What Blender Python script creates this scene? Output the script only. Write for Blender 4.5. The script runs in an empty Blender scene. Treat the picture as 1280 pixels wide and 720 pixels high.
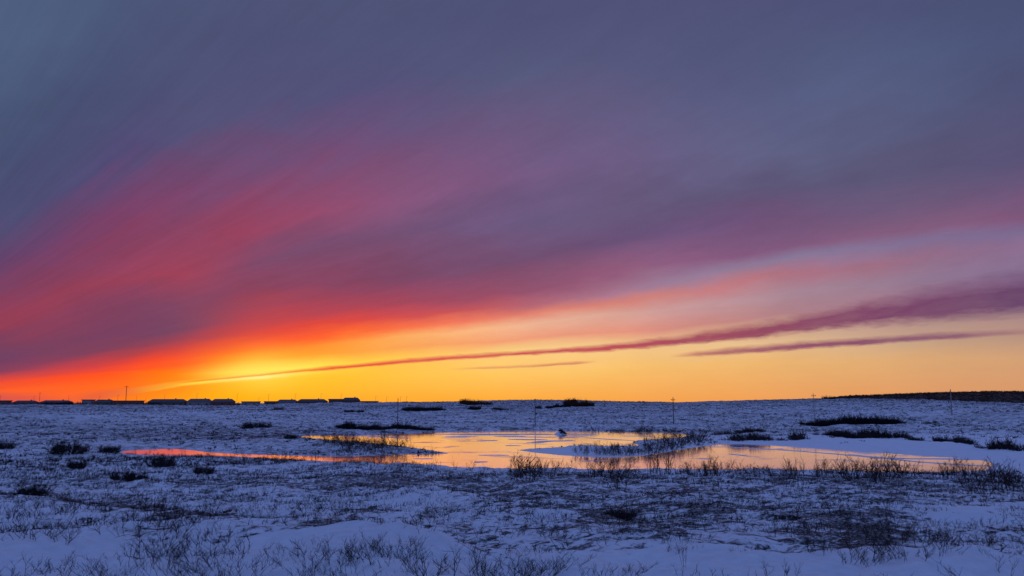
import bpy, math, random
import numpy as np
from mathutils import Vector

random.seed(7)
rng = np.random.default_rng(7)
R = math.radians
C = bpy.context.scene.collection
scene = bpy.context.scene

# ------------------------------------------------------------------ camera maths
FPX = 1108.5
PITCH = math.atan(143.0 / FPX)
EYE = 7.5
cp, sp = math.cos(PITCH), math.sin(PITCH)


def ray(px, py):
    a, b = (px - 640.0) / FPX, (360.0 - py) / FPX
    return np.array([a, cp - b * sp, sp + b * cp])


def azel(px, py):
    d = ray(px, py)
    d = d / np.linalg.norm(d)
    return math.degrees(math.atan2(d[0], d[1])), math.degrees(math.asin(d[2]))


def on_pond(px, py):
    d = ray(px, py)
    t = EYE / -d[2]
    return (d[0] * t, d[1] * t)


# ------------------------------------------------------------------ numpy noise
_perm = rng.permutation(256)
_perm = np.concatenate([_perm, _perm])
_grad = rng.random(512) * 2 - 1


def vnoise(x, y):
    xi, yi = np.floor(x).astype(np.int64), np.floor(y).astype(np.int64)
    xf, yf = x - xi, y - yi
    u, v = xf * xf * xf * (xf * (xf * 6 - 15) + 10), yf * yf * yf * (yf * (yf * 6 - 15) + 10)
    xi &= 255
    yi &= 255
    x1, y1 = (xi + 1) & 255, (yi + 1) & 255
    g = lambda a, b: _grad[_perm[_perm[a] + b]]
    n0 = g(xi, yi) * (1 - u) + g(x1, yi) * u
    n1 = g(xi, y1) * (1 - u) + g(x1, y1) * u
    return n0 * (1 - v) + n1 * v


def fbm(x, y, scale, octs=4, off=0.0):
    x = np.asarray(x, float) / scale + off
    y = np.asarray(y, float) / scale + off * 1.7
    s, a, t = 0.0, 1.0, 0.0
    for i in range(octs):
        s = s + a * vnoise(x, y)
        t += a
        a *= 0.5
        x = x * 2.03 + 17.3
        y = y * 2.03 + 9.1
    return s / t * 1.6


def sstep(t):
    t = np.clip(t, 0, 1)
    return t * t * (3 - 2 * t)


# ------------------------------------------------------------------ pond outline
WATER_PX = [(150,566),(170,568),(220,569.3),(250,569),(300,570.8),(345,573.2),(400,576),(440,578),(500,581),(560,583.5),(640,586),
 (700,587),(800,588),(900,588.5),(1000,589.5),(1100,590),(1180,590),(1232,588),(1243,582),(1238,577),(1200,572.5),(1160,570.5),
 (1100,566),(1050,562.8),(1025,560.8),(1000,559),(960,556.6),(930,555.4),(900,555.2),(885,557),(870,559),(850,562),(830,565.5),(800,570),(770,571.5),
 (735,571),(700,569),(670,566),(647,562.7),(665,560.7),(700,558.9),(740,557.5),(780,557.9),(800,556.8),(790,553),(797,550.3),(820,548.8),
 (850,547),(862,544.4),(850,541.9),(830,541),(780,540),(720,538.6),(640,538.3),(600,539.3),(540,540.8),(500,542.5),(460,543.8),(420,544.2),
 (380,544.4),(376,546.5),(400,549.6),(440,551.8),(480,555),(510,558.6),(540,563),(562,566.8),(540,568),(500,568.2),(460,569.7),
 (430,570.8),(400,570.6),(350,569),(300,567.6),(260,565.4),(240,562.8),(215,560.8),(180,562),(155,563.8)]
WATER = np.array([on_pond(*p) for p in WATER_PX])


def sd_poly(x, y, poly):
    x = np.asarray(x, float); y = np.asarray(y, float)
    best = np.full(x.shape, 1e18)
    inside = np.zeros(x.shape, bool)
    n = len(poly)
    for i in range(n):
        ax, ay = poly[i]
        bx, by = poly[(i + 1) % n]
        ex, ey = bx - ax, by - ay
        t = np.clip(((x - ax) * ex + (y - ay) * ey) / (ex * ex + ey * ey + 1e-12), 0, 1)
        dd = (x - ax - t * ex) ** 2 + (y - ay - t * ey) ** 2
        best = np.minimum(best, dd)
        c = ((ay > y) != (by > y)) & (x < (bx - ax) * (y - ay) / (by - ay + 1e-18) + ax)
        inside ^= c
    s = np.sqrt(best)
    return np.where(inside, -s, s)


def sd_line(x, y, pts):
    """signed distance to an open polyline given left to right; positive on the far side"""
    best = np.full(np.shape(x), 1e18)
    sg = np.ones(np.shape(x))
    for (ax, ay), (bx, by) in zip(pts[:-1], pts[1:]):
        ex, ey = bx - ax, by - ay
        t = np.clip(((x - ax) * ex + (y - ay) * ey) / (ex * ex + ey * ey), 0, 1)
        dx, dy = x - ax - t * ex, y - ay - t * ey
        dd = dx * dx + dy * dy
        m = dd < best
        best = np.where(m, dd, best)
        sg = np.where(m, np.sign(ex * dy - ey * dx), sg)
    return np.sqrt(best) * sg


PXC = np.array([-400, 0, 160, 300, 450, 560, 660, 720, 842, 960, 1050, 1150, 1200, 1280, 1700], float)
YSKY = np.array([505.2, 504.7, 505.3, 506.4, 503.6, 502.8, 500.2, 499.8, 502.6, 499.8, 498, 499.2, 501.5, 504.5, 507])
Z300 = np.array([1.8, 1.6, 1.4, 1.2, 1.1, 1.3, 1.5, 1.6, 2.0, 2.6, 3.2, 4.0, 4.5, 4.8, 4.8])
Z400 = np.array([4.0, 4.0, 3.9, 3.7, 3.7, 4.2, 4.8, 5.0, 4.5, 5.8, 6.6, 7.0, 6.7, 6.0, 5.5])


def base_height(x, y):
    x = np.asarray(x, float); y = np.asarray(y, float)
    d = np.hypot(x, y)
    px = np.where(y > 1e-3, 640 + FPX * x / np.maximum(y, 1e-3), np.sign(x) * 1e6)
    near = EYE - np.interp(d, [0, 9, 15, 25, 40, 60, 80, 98, 125, 170], [1.7, 1.76, 2.02, 2.9, 4.0, 5.5, 6.6, 7.15, 7.1, 7.05])
    zs = EYE - (np.interp(px, PXC, YSKY) - 503) * 550 / FPX
    z3, z4 = np.interp(px, PXC, Z300), np.interp(px, PXC, Z400)
    lo = np.full(d.shape, 0.45)
    ks = [(200, lo), (240, lo), (300, z3), (400, z4), (550, zs), (800, zs - 1.9), (1300, zs - 5.5), (2500, zs - 12), (9000, zs - 42)]
    z = near
    for (d0, v0), (d1, v1) in zip(ks[:-1], ks[1:]):
        t = (d - d0) / (d1 - d0)
        m = (t >= 0) & (t < 1)
        z = np.where(m, v0 + (v1 - v0) * t, z)
    z = np.where(d >= 9000, zs - 42, z)
    return z


def smooth_base(x, y):
    x = np.asarray(x, float); y = np.asarray(y, float)
    d = np.hypot(x, y)
    e = np.maximum(d, 1.0)
    acc = 0
    for k, w in ((-0.06, .25), (0, .5), (0.06, .25)):
        acc = acc + w * base_height(x * (1 + k), y * (1 + k))
    return acc


def march(px, py, hf, dmin=6.0, dmax=2500):
    d = ray(px, py)
    hlen = math.hypot(d[0], d[1])
    t = dmin / hlen
    ts = []
    while t * hlen < dmax:
        ts.append(t)
        t += max(0.04, t * hlen * 0.0025) / hlen
    ts = np.array(ts)
    z = EYE + d[2] * ts
    h = hf(d[0] * ts, d[1] * ts)
    hit = np.nonzero(z <= h)[0]
    if len(hit) == 0:
        return None
    t = ts[hit[0]]
    return (d[0] * t, d[1] * t)


def trace(pts, hf=smooth_base):
    return [march(px, py, hf) for px, py in pts]


BANK_LEFT = trace([(-160, 612), (0, 627), (60, 631), (120, 640), (230, 655), (330, 664), (420, 680), (470, 692)])
DITCH = trace([(-160, 601), (0, 603), (120, 605), (240, 612), (330, 612), (430, 618), (520, 623), (620, 631), (700, 640)])
BANK_RIGHT = trace([(560, 688), (700, 686), (800, 684), (860, 682), (960, 689), (1060, 689), (1180, 698), (1280, 706), (1500, 716)])


def height(x, y, fine=True):
    x = np.asarray(x, float); y = np.asarray(y, float)
    d = np.hypot(x, y)
    z = smooth_base(x, y)
    s = np.full(d.shape, 50.0)
    m = (d > 75) & (d < 300) & (y > 0)
    if m.any():
        s[m] = sd_poly(x[m], y[m], WATER)
    amp = sstep(s / 10.0)
    # rolling ground
    z = z + amp * (fbm(x, y * 0.7, 14, 4, 3.1) * np.interp(d, [0, 12, 40, 120, 300, 700], [.08, .2, .36, .35, .3, .35])
                   + fbm(x, y, 60, 3, 8.1) * np.interp(d, [0, 60, 240, 600, 2000], [0, .1, .4, .5, 1.5]))
    if fine:
        z = z + amp * (fbm(x, y, 2.2, 4, 5.5) * np.interp(d, [0, 15, 40, 200], [.06, .11, .16, .16])
                       + np.abs(fbm(x, y, .8, 3, 1.5)) * np.interp(d, [0, 10, 40, 100, 300], [.04, .065, .09, .1, .1])
                       + fbm(x * .3, y, .9, 4, 12.5) * np.interp(d, [0, 10, 30, 80], [.03, .04, .06, .05]))
    mm = d < 130
    if mm.any():
        xs, ys = x[mm], y[mm]
        add = np.zeros(xs.shape)
        a = sd_line(xs, ys, BANK_LEFT)
        fade = sstep((np.hypot(xs, ys)) / 6)
        add += np.where(a < 0, .28 * np.exp(a / 5.0), .28 * np.exp(-(a / .9) ** 2)) * fade
        add -= .18 * np.exp(-((a - 2.4) / 1.6) ** 2)
        b = sd_line(xs, ys, DITCH)
        add += .28 * np.exp(-((b + 1.2) / 1.3) ** 2) - .32 * np.exp(-((b - 1.5) / 1.5) ** 2)
        c = sd_line(xs, ys, BANK_RIGHT)
        add += np.where(c < 0, .13 * np.exp(c / 3.0), .13 * np.exp(-(c / .6) ** 2)) * fade
        z[mm] += add * amp[mm]
    # shore
    land = np.maximum(z, 0.16)
    land = np.where(s < 12, .03 + (land - .03) * sstep(s / 9.0 + .04), land)
    return np.where(s > 0, land, -.5 * sstep(-s / 1.5 + .02))


def hgt(x, y):
    return float(height(np.array([x]), np.array([y]))[0])


def spot(px, py):
    p = march(px, py, lambda a, b: height(a, b, False))
    return p if p is not None else march(px, py + 1.5, lambda a, b: height(a, b, False))


# density of heath showing through the snow: ellipses given in photograph pixels (cx, cy, rx, ry, gain)
VEG_SPOTS = [(150, 575, 260, 12, .05), (120, 606, 330, 6, .12), (240, 645, 130, 14, .18), (520, 618, 200, 10, .12), (800, 640, 160, 18, .2),
             (640, 600, 400, 8, .15), (1100, 610, 220, 12, .12), (1080, 660, 130, 14, .25), (260, 690, 120, 28, .15),
             (400, 660, 90, 9, -.3), (300, 633, 90, 7, -.25), (130, 700, 120, 10, -.15), (60, 645, 60, 9, -.25), (760, 700, 260, 10, -.3),
             (1150, 712, 260, 16, -.45), (620, 676, 90, 6, -.4), (1200, 650, 60, 8, -.3), (960, 690, 60, 8, -.4), (40, 708, 90, 14, -.15),
             (1130, 556, 220, 8, -1.0), (1260, 575, 60, 14, -.9), (700, 565, 60, 5, -.9), (780, 566, 80, 5, -.3), (440, 560, 90, 7, .1),
             (300, 545, 200, 8, .1), (200, 520, 300, 9, -.08), (640, 527, 200, 6, -.05), (1100, 515, 250, 10, -.05)]


def veg(x, y):
    x = np.asarray(x, float); y = np.asarray(y, float)
    d = np.hypot(x, y)
    z = smooth_base(x, y) - EYE
    den = np.maximum(y * cp + z * sp, .5)
    px = 640 + FPX * x / den
    py = 360 - FPX * (-y * sp + z * cp) / den
    v = .5 + np.interp(d, [0, 9, 20, 40, 100, 250, 500, 800], [-.20, -.05, .08, .09, .06, .17, .22, .15])
    for cx, cy, rx, ry, g in VEG_SPOTS:
        q = ((px - cx) / rx) ** 2 + ((py - cy) / ry) ** 2
        v = v + g * np.exp(-q)
    b = np.full(d.shape, 99.0)
    m = (d < 130) & (y > 0)
    if m.any():
        b[m] = sd_line(x[m], y[m], DITCH)
        v[m] += .32 * np.exp(-((b[m] - .6) / .8) ** 2)
        a = sd_line(x[m], y[m], BANK_LEFT)
        v[m] += .28 * np.exp(-((a - 1.3) / 1.4) ** 2) - .08 * np.exp(-((a + 1.5) / 1.4) ** 2)
        c = sd_line(x[m], y[m], BANK_RIGHT)
        v[m] += .12 * np.exp(-((c - 1.2) / 1.2) ** 2) - .3 * np.exp(-((c + 1.5) / 1.8) ** 2)
    return np.clip(v, 0, 1)


# ------------------------------------------------------------------ node helpers
def srgb(c):
    o = []
    for v in c:
        v = v / 255.0
        o.append(v / 12.92 if v <= .04045 else ((v + .055) / 1.055) ** 2.4)
    return o


class NT:
    def __init__(self, tree):
        self.t = tree
        self.t.nodes.clear()

    def n(self, typ, **kw):
        nd = self.t.nodes.new(typ)
        for k, v in kw.items():
            setattr(nd, k, v)
        return nd

    def put(self, sock, v):
        if isinstance(v, bpy.types.NodeSocket):
            self.t.links.new(v, sock)
        else:
            sock.default_value = v

    def m(self, op, a, b=0.0, c=0.0, clamp=False):
        nd = self.n('ShaderNodeMath', operation=op, use_clamp=clamp)
        for i, v in enumerate((a, b, c)):
            self.put(nd.inputs[i], v)
        return nd.outputs[0]

    def comb(self, x, y, z=0.0):
        nd = self.n('ShaderNodeCombineXYZ')
        for i, v in enumerate((x, y, z)):
            self.put(nd.inputs[i], v)
        return nd.outputs[0]

    def sep(self, v):
        nd = self.n('ShaderNodeSeparateXYZ')
        self.put(nd.inputs[0], v)
        return nd.outputs

    def noise(self, vec, scale, detail=4, rough=.55, dist=0.0):
        nd = self.n('ShaderNodeTexNoise')
        self.put(nd.inputs['Vector'], vec)
        nd.inputs['Scale'].default_value = scale
        nd.inputs['Detail'].default_value = detail
        nd.inputs['Roughness'].default_value = rough
        nd.inputs['Distortion'].default_value = dist
        return nd.outputs[0]

    def mix(self, f, a, b, blend='MIX'):
        nd = self.n('ShaderNodeMix', data_type='RGBA', blend_type=blend)
        self.put(nd.inputs[0], f)
        for i, v in ((6, a), (7, b)):
            if isinstance(v, (list, tuple)) and len(v) == 3:
                v = (*v, 1)
            self.put(nd.inputs[i], v)
        return nd.outputs[2]

    def maprange(self, v, a, b, c=0.0, d=1.0, smooth=False):
        nd = self.n('ShaderNodeMapRange', interpolation_type='SMOOTHSTEP' if smooth else 'LINEAR')
        for i, q in enumerate((v, a, b, c, d)):
            self.put(nd.inputs[i], q)
        return nd.outputs[0]

    def ramp(self, f, stops, interp='LINEAR'):
        nd = self.n('ShaderNodeValToRGB')
        cr = nd.color_ramp
        cr.interpolation = interp
        stops = sorted(stops, key=lambda s: s[0])
        cr.elements[0].position = stops[0][0]
        cr.elements[0].color = (*stops[0][1], 1)
        cr.elements[1].position = stops[-1][0]
        cr.elements[1].color = (*stops[-1][1], 1)
        for p, c in stops[1:-1]:
            e = cr.elements.new(p)
            e.color = (*c, 1)
        self.put(nd.inputs[0], f)
        return nd.outputs[0]

    def curve(self, f, pts):
        nd = self.n('ShaderNodeFloatCurve')
        cv = nd.mapping.curves[0]
        pts = sorted(pts)
        cv.points[0].location = pts[0]
        cv.points[1].location = pts[-1]
        for p in pts[1:-1]:
            cv.points.new(*p)
        nd.mapping.update()
        self.put(nd.inputs[1], f)
        return nd.outputs[0]


def mat(name, build):
    m = bpy.data.materials.new(name)
    m.use_nodes = True
    t = NT(m.node_tree)
    out = t.n('ShaderNodeOutputMaterial')
    t.t.links.new(build(t), out.inputs[0])
    return m


def principled(t, color, rough=.8, normal=None, ior=1.45, spec=.5, metal=0.0):
    p = t.n('ShaderNodeBsdfPrincipled')
    if isinstance(color, (list, tuple)):
        color = (*color[:3], 1)
    t.put(p.inputs['Base Color'], color)
    t.put(p.inputs['Roughness'], rough)
    p.inputs['IOR'].default_value = ior
    p.inputs['Specular IOR Level'].default_value = spec
    p.inputs['Metallic'].default_value = metal
    if normal is not None:
        t.t.links.new(normal, p.inputs['Normal'])
    return p.outputs[0]


def bump(t, h, strength=.3, dist=.05):
    b = t.n('ShaderNodeBump')
    b.inputs['Strength'].default_value = strength
    b.inputs['Distance'].default_value = dist
    t.put(b.inputs['Height'], h)
    return b.outputs[0]


# ------------------------------------------------------------------ sky
SUN_AZ, SUN_EL = math.degrees(math.atan2(325 - 640, FPX)), 1.2
XS = [0, 160, 240, 320, 480, 640, 800, 960, 1120, 1280]
ROWS = [
 ([505, 505, 505, 505, 505, 505, 505, 505, 505, 505], [(236, 84, 62),(255, 128, 34),(255, 165, 18),(255, 168, 16),(254, 166, 44),(250, 164, 52),(246, 160, 72),(238, 155, 84),(226, 150, 94),(218, 148, 100)]),
 ([489, 481, 484, 478, 470, 465, 460, 455, 450, 445], [(252, 96, 42),(255, 108, 30),(255, 150, 28),(255, 188, 28),(255, 192, 66),(252, 196, 98),(246, 190, 108),(235, 180, 112),(222, 170, 116),(210, 160, 118)]),
 ([480, 464, 468, 466, 452, 440, 433, 432, 430, 423], [(242, 76, 48),(255, 88, 32),(255, 150, 38),(255, 232, 90),(255, 200, 76),(248, 204, 128),(240, 198, 140),(228, 188, 142),(202, 166, 134),(186, 148, 128)]),
 ([470, 463, 455, 450, 438, 425, 415, 395, 370, 350], [(190, 62, 74),(250, 76, 44),(255, 100, 36),(255, 146, 22),(250, 162, 78),(240, 156, 116),(222, 144, 126),(182, 130, 134),(158, 120, 140),(138, 108, 144)]),
 ([462, 455, 443, 438, 425, 407, 388, 370, 352, 335], [(130, 60, 92),(225, 62, 56),(240, 78, 48),(255, 104, 30),(252, 166, 84),(240, 180, 142),(208, 158, 150),(174, 138, 150),(152, 124, 148),(136, 112, 146)]),
 ([450, 446, 432, 427, 414, 394, 372, 352, 330, 305], [(106, 58, 98),(175, 58, 74),(205, 64, 64),(244, 80, 46),(250, 106, 64),(230, 126, 108),(206, 126, 120),(180, 116, 130),(156, 110, 134),(142, 110, 146)]),
 ([440, 436, 421, 416, 402, 382, 358, 330, 308, 290], [(106, 60, 98),(132, 58, 88),(160, 60, 82),(214, 64, 62),(214, 72, 74),(184, 94, 108),(160, 120, 146),(140, 120, 152),(130, 112, 148),(124, 106, 144)]),
 ([428, 417, 405, 400, 385, 366, 335, 310, 290, 268], [(118, 58, 92),(112, 58, 96),(122, 62, 94),(180, 62, 78),(168, 66, 90),(148, 78, 106),(142, 90, 124),(130, 88, 126),(132, 92, 126),(126, 86, 122)]),
 ([410, 380, 377, 365, 350, 325, 295, 275, 255, 235], [(144, 56, 84),(122, 60, 96),(128, 64, 98),(134, 62, 94),(124, 66, 100),(114, 76, 112),(104, 80, 120),(108, 80, 118),(106, 86, 120),(104, 84, 120)]),
 ([392, 350, 340, 325, 300, 275, 250, 235, 215, 200], [(144, 57, 86),(148, 59, 88),(152, 61, 90),(122, 69, 105),(114, 78, 116),(104, 85, 124),(98, 85, 120),(92, 84, 118),(90, 85, 118),(88, 82, 118)]),
 ([368, 318, 303, 285, 245, 215, 200, 190, 170, 150], [(126, 58, 92),(136, 60, 94),(142, 63, 96),(150, 65, 98),(134, 79, 118),(117, 87, 128),(106, 92, 132),(95, 96, 132),(88, 86, 120),(84, 82, 118)]),
 ([330, 265, 240, 215, 180, 150, 140, 130, 110, 100], [(98, 62, 106),(120, 62, 104),(116, 68, 110),(114, 72, 113),(108, 79, 120),(100, 87, 126),(96, 90, 128),(88, 92, 130),(84, 92, 128),(78, 82, 118)]),
 ([270, 195, 168, 140, 110, 90, 85, 75, 60, 50], [(72, 74, 114),(80, 74, 118),(82, 80, 120),(82, 81, 121),(82, 81, 122),(84, 88, 124),(84, 86, 124),(82, 88, 124),(80, 90, 126),(75, 84, 120)]),
 ([190, 110, 85, 60, 30, 20, 5, 0, -5, -10], [(68, 79, 114),(72, 79, 116),(75, 80, 117),(76, 80, 117),(77, 82, 118),(78, 80, 118),(79, 81, 119),(79, 81, 119),(76, 81, 119),(72, 81, 116)]),
 ([60, -20, -45, -70, -110, -120, -130, -140, -150, -150], [(77, 94, 127),(74, 87, 121),(75, 85, 119),(76, 84, 118),(76, 84, 118),(76, 84, 118),(76, 84, 118),(76, 84, 118),(74, 84, 118),(72, 84, 116)]),
]
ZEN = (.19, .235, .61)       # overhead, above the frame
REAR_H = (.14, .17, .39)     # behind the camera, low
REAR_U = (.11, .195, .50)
A0, A1, E0, E1 = -44.0, 44.0, -6.0, 44.0


def na(px, py):
    a, e = azel(px, py)
    return (a - A0) / (A1 - A0), (e - E0) / (E1 - E0)


world = bpy.data.worlds.new("World")
scene.world = world
world.use_nodes = True
w = NT(world.node_tree)
tc = w.n('ShaderNodeTexCoord')
dx, dy, dz = w.sep(tc.outputs['Generated'])
az = w.m('MULTIPLY', w.m('ARCTAN2', dx, dy), 180 / math.pi)
el = w.m('MULTIPLY', w.m('ARCSINE', w.m('MINIMUM', w.m('MAXIMUM', dz, -1.0), 1.0)), 180 / math.pi)
# wind-drawn streaks fan out of a vanishing point low on the left
VPA = azel(-250, 505)[0]
rx_ = w.m('SUBTRACT', az, VPA)
th = w.m('ARCTAN2', w.m('ADD', el, .6), w.m('MAXIMUM', rx_, .5))
rr = w.m('SQRT', w.m('ADD', w.m('MULTIPLY', rx_, rx_), w.m('MULTIPLY', el, el)))
fan1 = w.noise(w.comb(w.m('MULTIPLY', th, 13), w.m('MULTIPLY', rr, .055), 1.3), 1.0, 5, .55, .25)
fan2 = w.noise(w.comb(w.m('MULTIPLY', th, 30), w.m('MULTIPLY', rr, .10), 7.7), 1.0, 5, .6, .35)
fan3 = w.noise(w.comb(w.m('MULTIPLY', th, 75), w.m('MULTIPLY', rr, .35), 4.1), 1.0, 6, .62, .8)
puff = w.noise(w.comb(w.m('MULTIPLY', az, .16), w.m('MULTIPLY', el, .42), 3.3), 1.0, 5, .55, .2)
warp = w.m('ADD', w.m('MULTIPLY', w.m('SUBTRACT', fan1, .5), 3.6), w.m('MULTIPLY', w.m('SUBTRACT', puff, .5), 2.2))
warp = w.m('ADD', warp, w.m('MULTIPLY', w.m('SUBTRACT', fan2, .5), .45))
elw = w.m('ADD', el, w.m('MULTIPLY', warp, w.maprange(el, 0.0, 14.0, .10, 1.0)))
an = w.maprange(az, A0, A1)
en = w.maprange(elw, E0, E1)
en0 = w.maprange(el, E0, E1)

col = None
prevY = None
for ys, cols in ROWS:
    pts = [na(x, y) for x, y in zip(XS, ys)]
    # carry on beyond the frame on both sides with the slope of the last span
    (ax, ay), (bx, by) = pts[0], pts[1]
    (cx, cy), (ex, ey) = pts[-2], pts[-1]
    pts_ = [(0.0, max(0.0, ay - (by - ay) / (bx - ax) * ax * .6))] + pts + [(1.0, min(1.0, ey + (ey - cy) / (ex - cx) * (1 - ex) * .6))]
    Y = w.curve(an, pts_)
    Ck = w.ramp(an, [(p[0], srgb(c)) for p, c in zip(pts, cols)], 'CARDINAL')
    if col is None:
        col = Ck
    else:
        t = w.m('DIVIDE', w.m('SUBTRACT', en, prevY), w.m('MAXIMUM', w.m('SUBTRACT', Y, prevY), .0008), clamp=True)
        col = w.mix(t, col, Ck)
    prevY = Y
# the glow over the hidden sun
g1 = w.m('DIVIDE', w.m('SUBTRACT', az, azel(326, 465)[0]), 2.4)
g2 = w.m('DIVIDE', w.m('SUBTRACT', el, azel(326, 463)[1]), 1.15)
gl = w.m('EXPONENT', w.m('MULTIPLY', w.m('ADD', w.m('MULTIPLY', g1, g1), w.m('MULTIPLY', g2, g2)), -1.0))
col = w.mix(w.m('MULTIPLY', gl, .5), col, (1.0, .78, .12))
# thin brightness streaks inside the cloud
mod = w.m('ADD', 1.045, w.m('MULTIPLY', w.m('ADD', w.m('ADD', w.m('SUBTRACT', fan2, .5), w.m('MULTIPLY', w.m('SUBTRACT', fan3, .5), .6)), w.m('MULTIPLY', w.m('SUBTRACT', puff, .5), .8)),
                          w.m('MULTIPLY', w.maprange(el, 1.0, 8.0, .06, .26), w.maprange(el, 10.0, 22.0, 1.1, .6))))
col = w.mix(1.0, col, w.comb(mod, mod, mod), 'MULTIPLY')

edge = w.noise(w.comb(w.m('MULTIPLY', az, .55), w.m('MULTIPLY', el, 2.4), .5), 1.0, 7, .62, .4)


fray = w.noise(w.comb(w.m('MULTIPLY', rx_, .22), w.m('MULTIPLY', th, 60), 6.5), 1.0, 6, .65, .6)


def band(col, samples, softness=.0018, rag=.011):
    """dark low cloud bank: samples are (x, top, bottom, colour, opacity)"""
    tp = [na(x, a) for x, a, b, c, o in samples]
    bp = [na(x, b) for x, a, b, c, o in samples]
    if tp[0][0] > 0: tp.insert(0, (0.0, tp[0][1])); bp.insert(0, (0.0, bp[0][1]))
    if tp[-1][0] < 1: tp.append((1.0, tp[-1][1])); bp.append((1.0, bp[-1][1]))
    T, B = w.curve(an, tp), w.curve(an, bp)
    clr = w.ramp(an, [(na(x, a)[0], srgb(c)) for x, a, b, c, o in samples])
    op = w.ramp(an, [(na(x, a)[0], (o, o, o)) for x, a, b, c, o in samples])
    thick = w.m('MAXIMUM', w.m('SUBTRACT', T, B), .0004)
    e = w.m('ADD', en0, w.m('MULTIPLY', w.m('SUBTRACT', edge, .5), w.m('MINIMUM', w.m('MULTIPLY', thick, .9), rag * 1.6)))
    s = w.m('ADD', w.m('MULTIPLY', thick, .32), softness * .35)
    up = w.m('DIVIDE', w.m('SUBTRACT', T, w.m('SUBTRACT', e, s)), w.m('MULTIPLY', s, 2.0), clamp=True)
    dn = w.m('DIVIDE', w.m('SUBTRACT', w.m('ADD', e, w.m('MULTIPLY', s, .5)), B), w.m('MULTIPLY', s, 1.2), clamp=True)
    f = w.m('MULTIPLY', w.m('MULTIPLY', w.m('MULTIPLY', up, dn), op), w.maprange(fray, .34, .56, .84, 1.0))
    return w.mix(f, col, clr)


# bright gap streak under the main bank
col = band(col, [(120, 492, 497, (255, 150, 40), 0), (185, 483, 489, (255, 205, 60), .8), (250, 475, 480, (255, 225, 80), .9),
                 (325, 468, 474, (255, 248, 150), .95), (380, 464, 469, (255, 225, 90), .6), (440, 460, 465, (255, 200, 60), 0)])
col = band(col, [(60, 498, 505, (205, 82, 76), .0), (120, 490, 500, (212, 84, 70), .55), (170, 484, 492, (225, 90, 62), .6), (215, 479, 484, (240, 120, 40), .5),
                 (250, 475, 478, (245, 130, 40), 0)])
col = band(col, [(-20, 492, 502, (196, 84, 92), .6), (40, 494, 502, (205, 80, 80), .5), (90, 497, 503, (215, 84, 70), 0)])
col = band(col, [(200, 479, 480.5, (245, 130, 30), 0), (250, 474.5, 477, (245, 125, 28), .8), (330, 467, 469.5, (240, 125, 30), .75), (380, 461.5, 465, (240, 100, 52), .95),
                 (430, 457, 461, (235, 85, 64), 1), (534, 447, 452, (222, 84, 82), 1), (673, 438, 443, (205, 80, 88), 1), (777, 430, 437.5, (188, 78, 94), 1),
                 (860, 419, 430, (166, 76, 96), 1), (954, 405, 422, (150, 75, 100), 1), (1024, 392, 411, (136, 72, 104), 1), (1128, 373, 403, (122, 68, 106), 1),
                 (1280, 347, 391, (106, 70, 108), 1)])
col = band(col, [(835, 444, 446.5, (200, 120, 104), 0), (870, 440, 445.5, (186, 104, 106), .8), (902, 437, 444, (168, 92, 106), 1), (989, 429.5, 437.5, (150, 82, 108), 1), (1093, 422.5, 430.5, (138, 80, 110), 1),
                 (1197, 416, 423, (142, 90, 116), .95), (1280, 412.5, 418, (160, 108, 122), .6)])
col = band(col, [(560, 460.5, 462.5, (228, 152, 104), 0), (600, 459, 461.5, (222, 140, 104), .8), (650, 457, 459.5, (215, 130, 104), .7), (680, 455.5, 458, (210, 120, 100), .9),
                 (725, 452, 455, (212, 126, 104), .9), (750, 451, 453, (228, 160, 110), 0)])

# everything outside the cloud sheet in front: overhead and the dusk sky behind
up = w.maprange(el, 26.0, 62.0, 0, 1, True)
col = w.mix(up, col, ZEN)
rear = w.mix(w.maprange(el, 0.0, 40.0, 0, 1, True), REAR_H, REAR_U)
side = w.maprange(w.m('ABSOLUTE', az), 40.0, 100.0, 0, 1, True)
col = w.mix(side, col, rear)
col = w.mix(w.maprange(el, -1.0, -6.0), col, (.05, .05, .08))

sky = w.n('ShaderNodeTexSky', sky_type='NISHITA')
sky.sun_disc = False
sky.sun_elevation = R(SUN_EL)
sky.sun_rotation = R(SUN_AZ)
bg1 = w.n('ShaderNodeBackground')
w.put(bg1.inputs[0], sky.outputs[0])
bg1.inputs[1].default_value = .05
bg2 = w.n('ShaderNodeBackground')
w.put(bg2.inputs[0], col)
bg2.inputs[1].default_value = 1.0
mx = w.n('ShaderNodeMixShader')
mx.inputs[0].default_value = .96        # the cloud sheet covers nearly all of the clear sky
w.t.links.new(bg1.outputs[0], mx.inputs[1])
w.t.links.new(bg2.outputs[0], mx.inputs[2])
wo = w.n('ShaderNodeOutputWorld')
w.t.links.new(mx.outputs[0], wo.inputs[0])

# ------------------------------------------------------------------ materials
SNOW = (.80, .83, .90)


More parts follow.
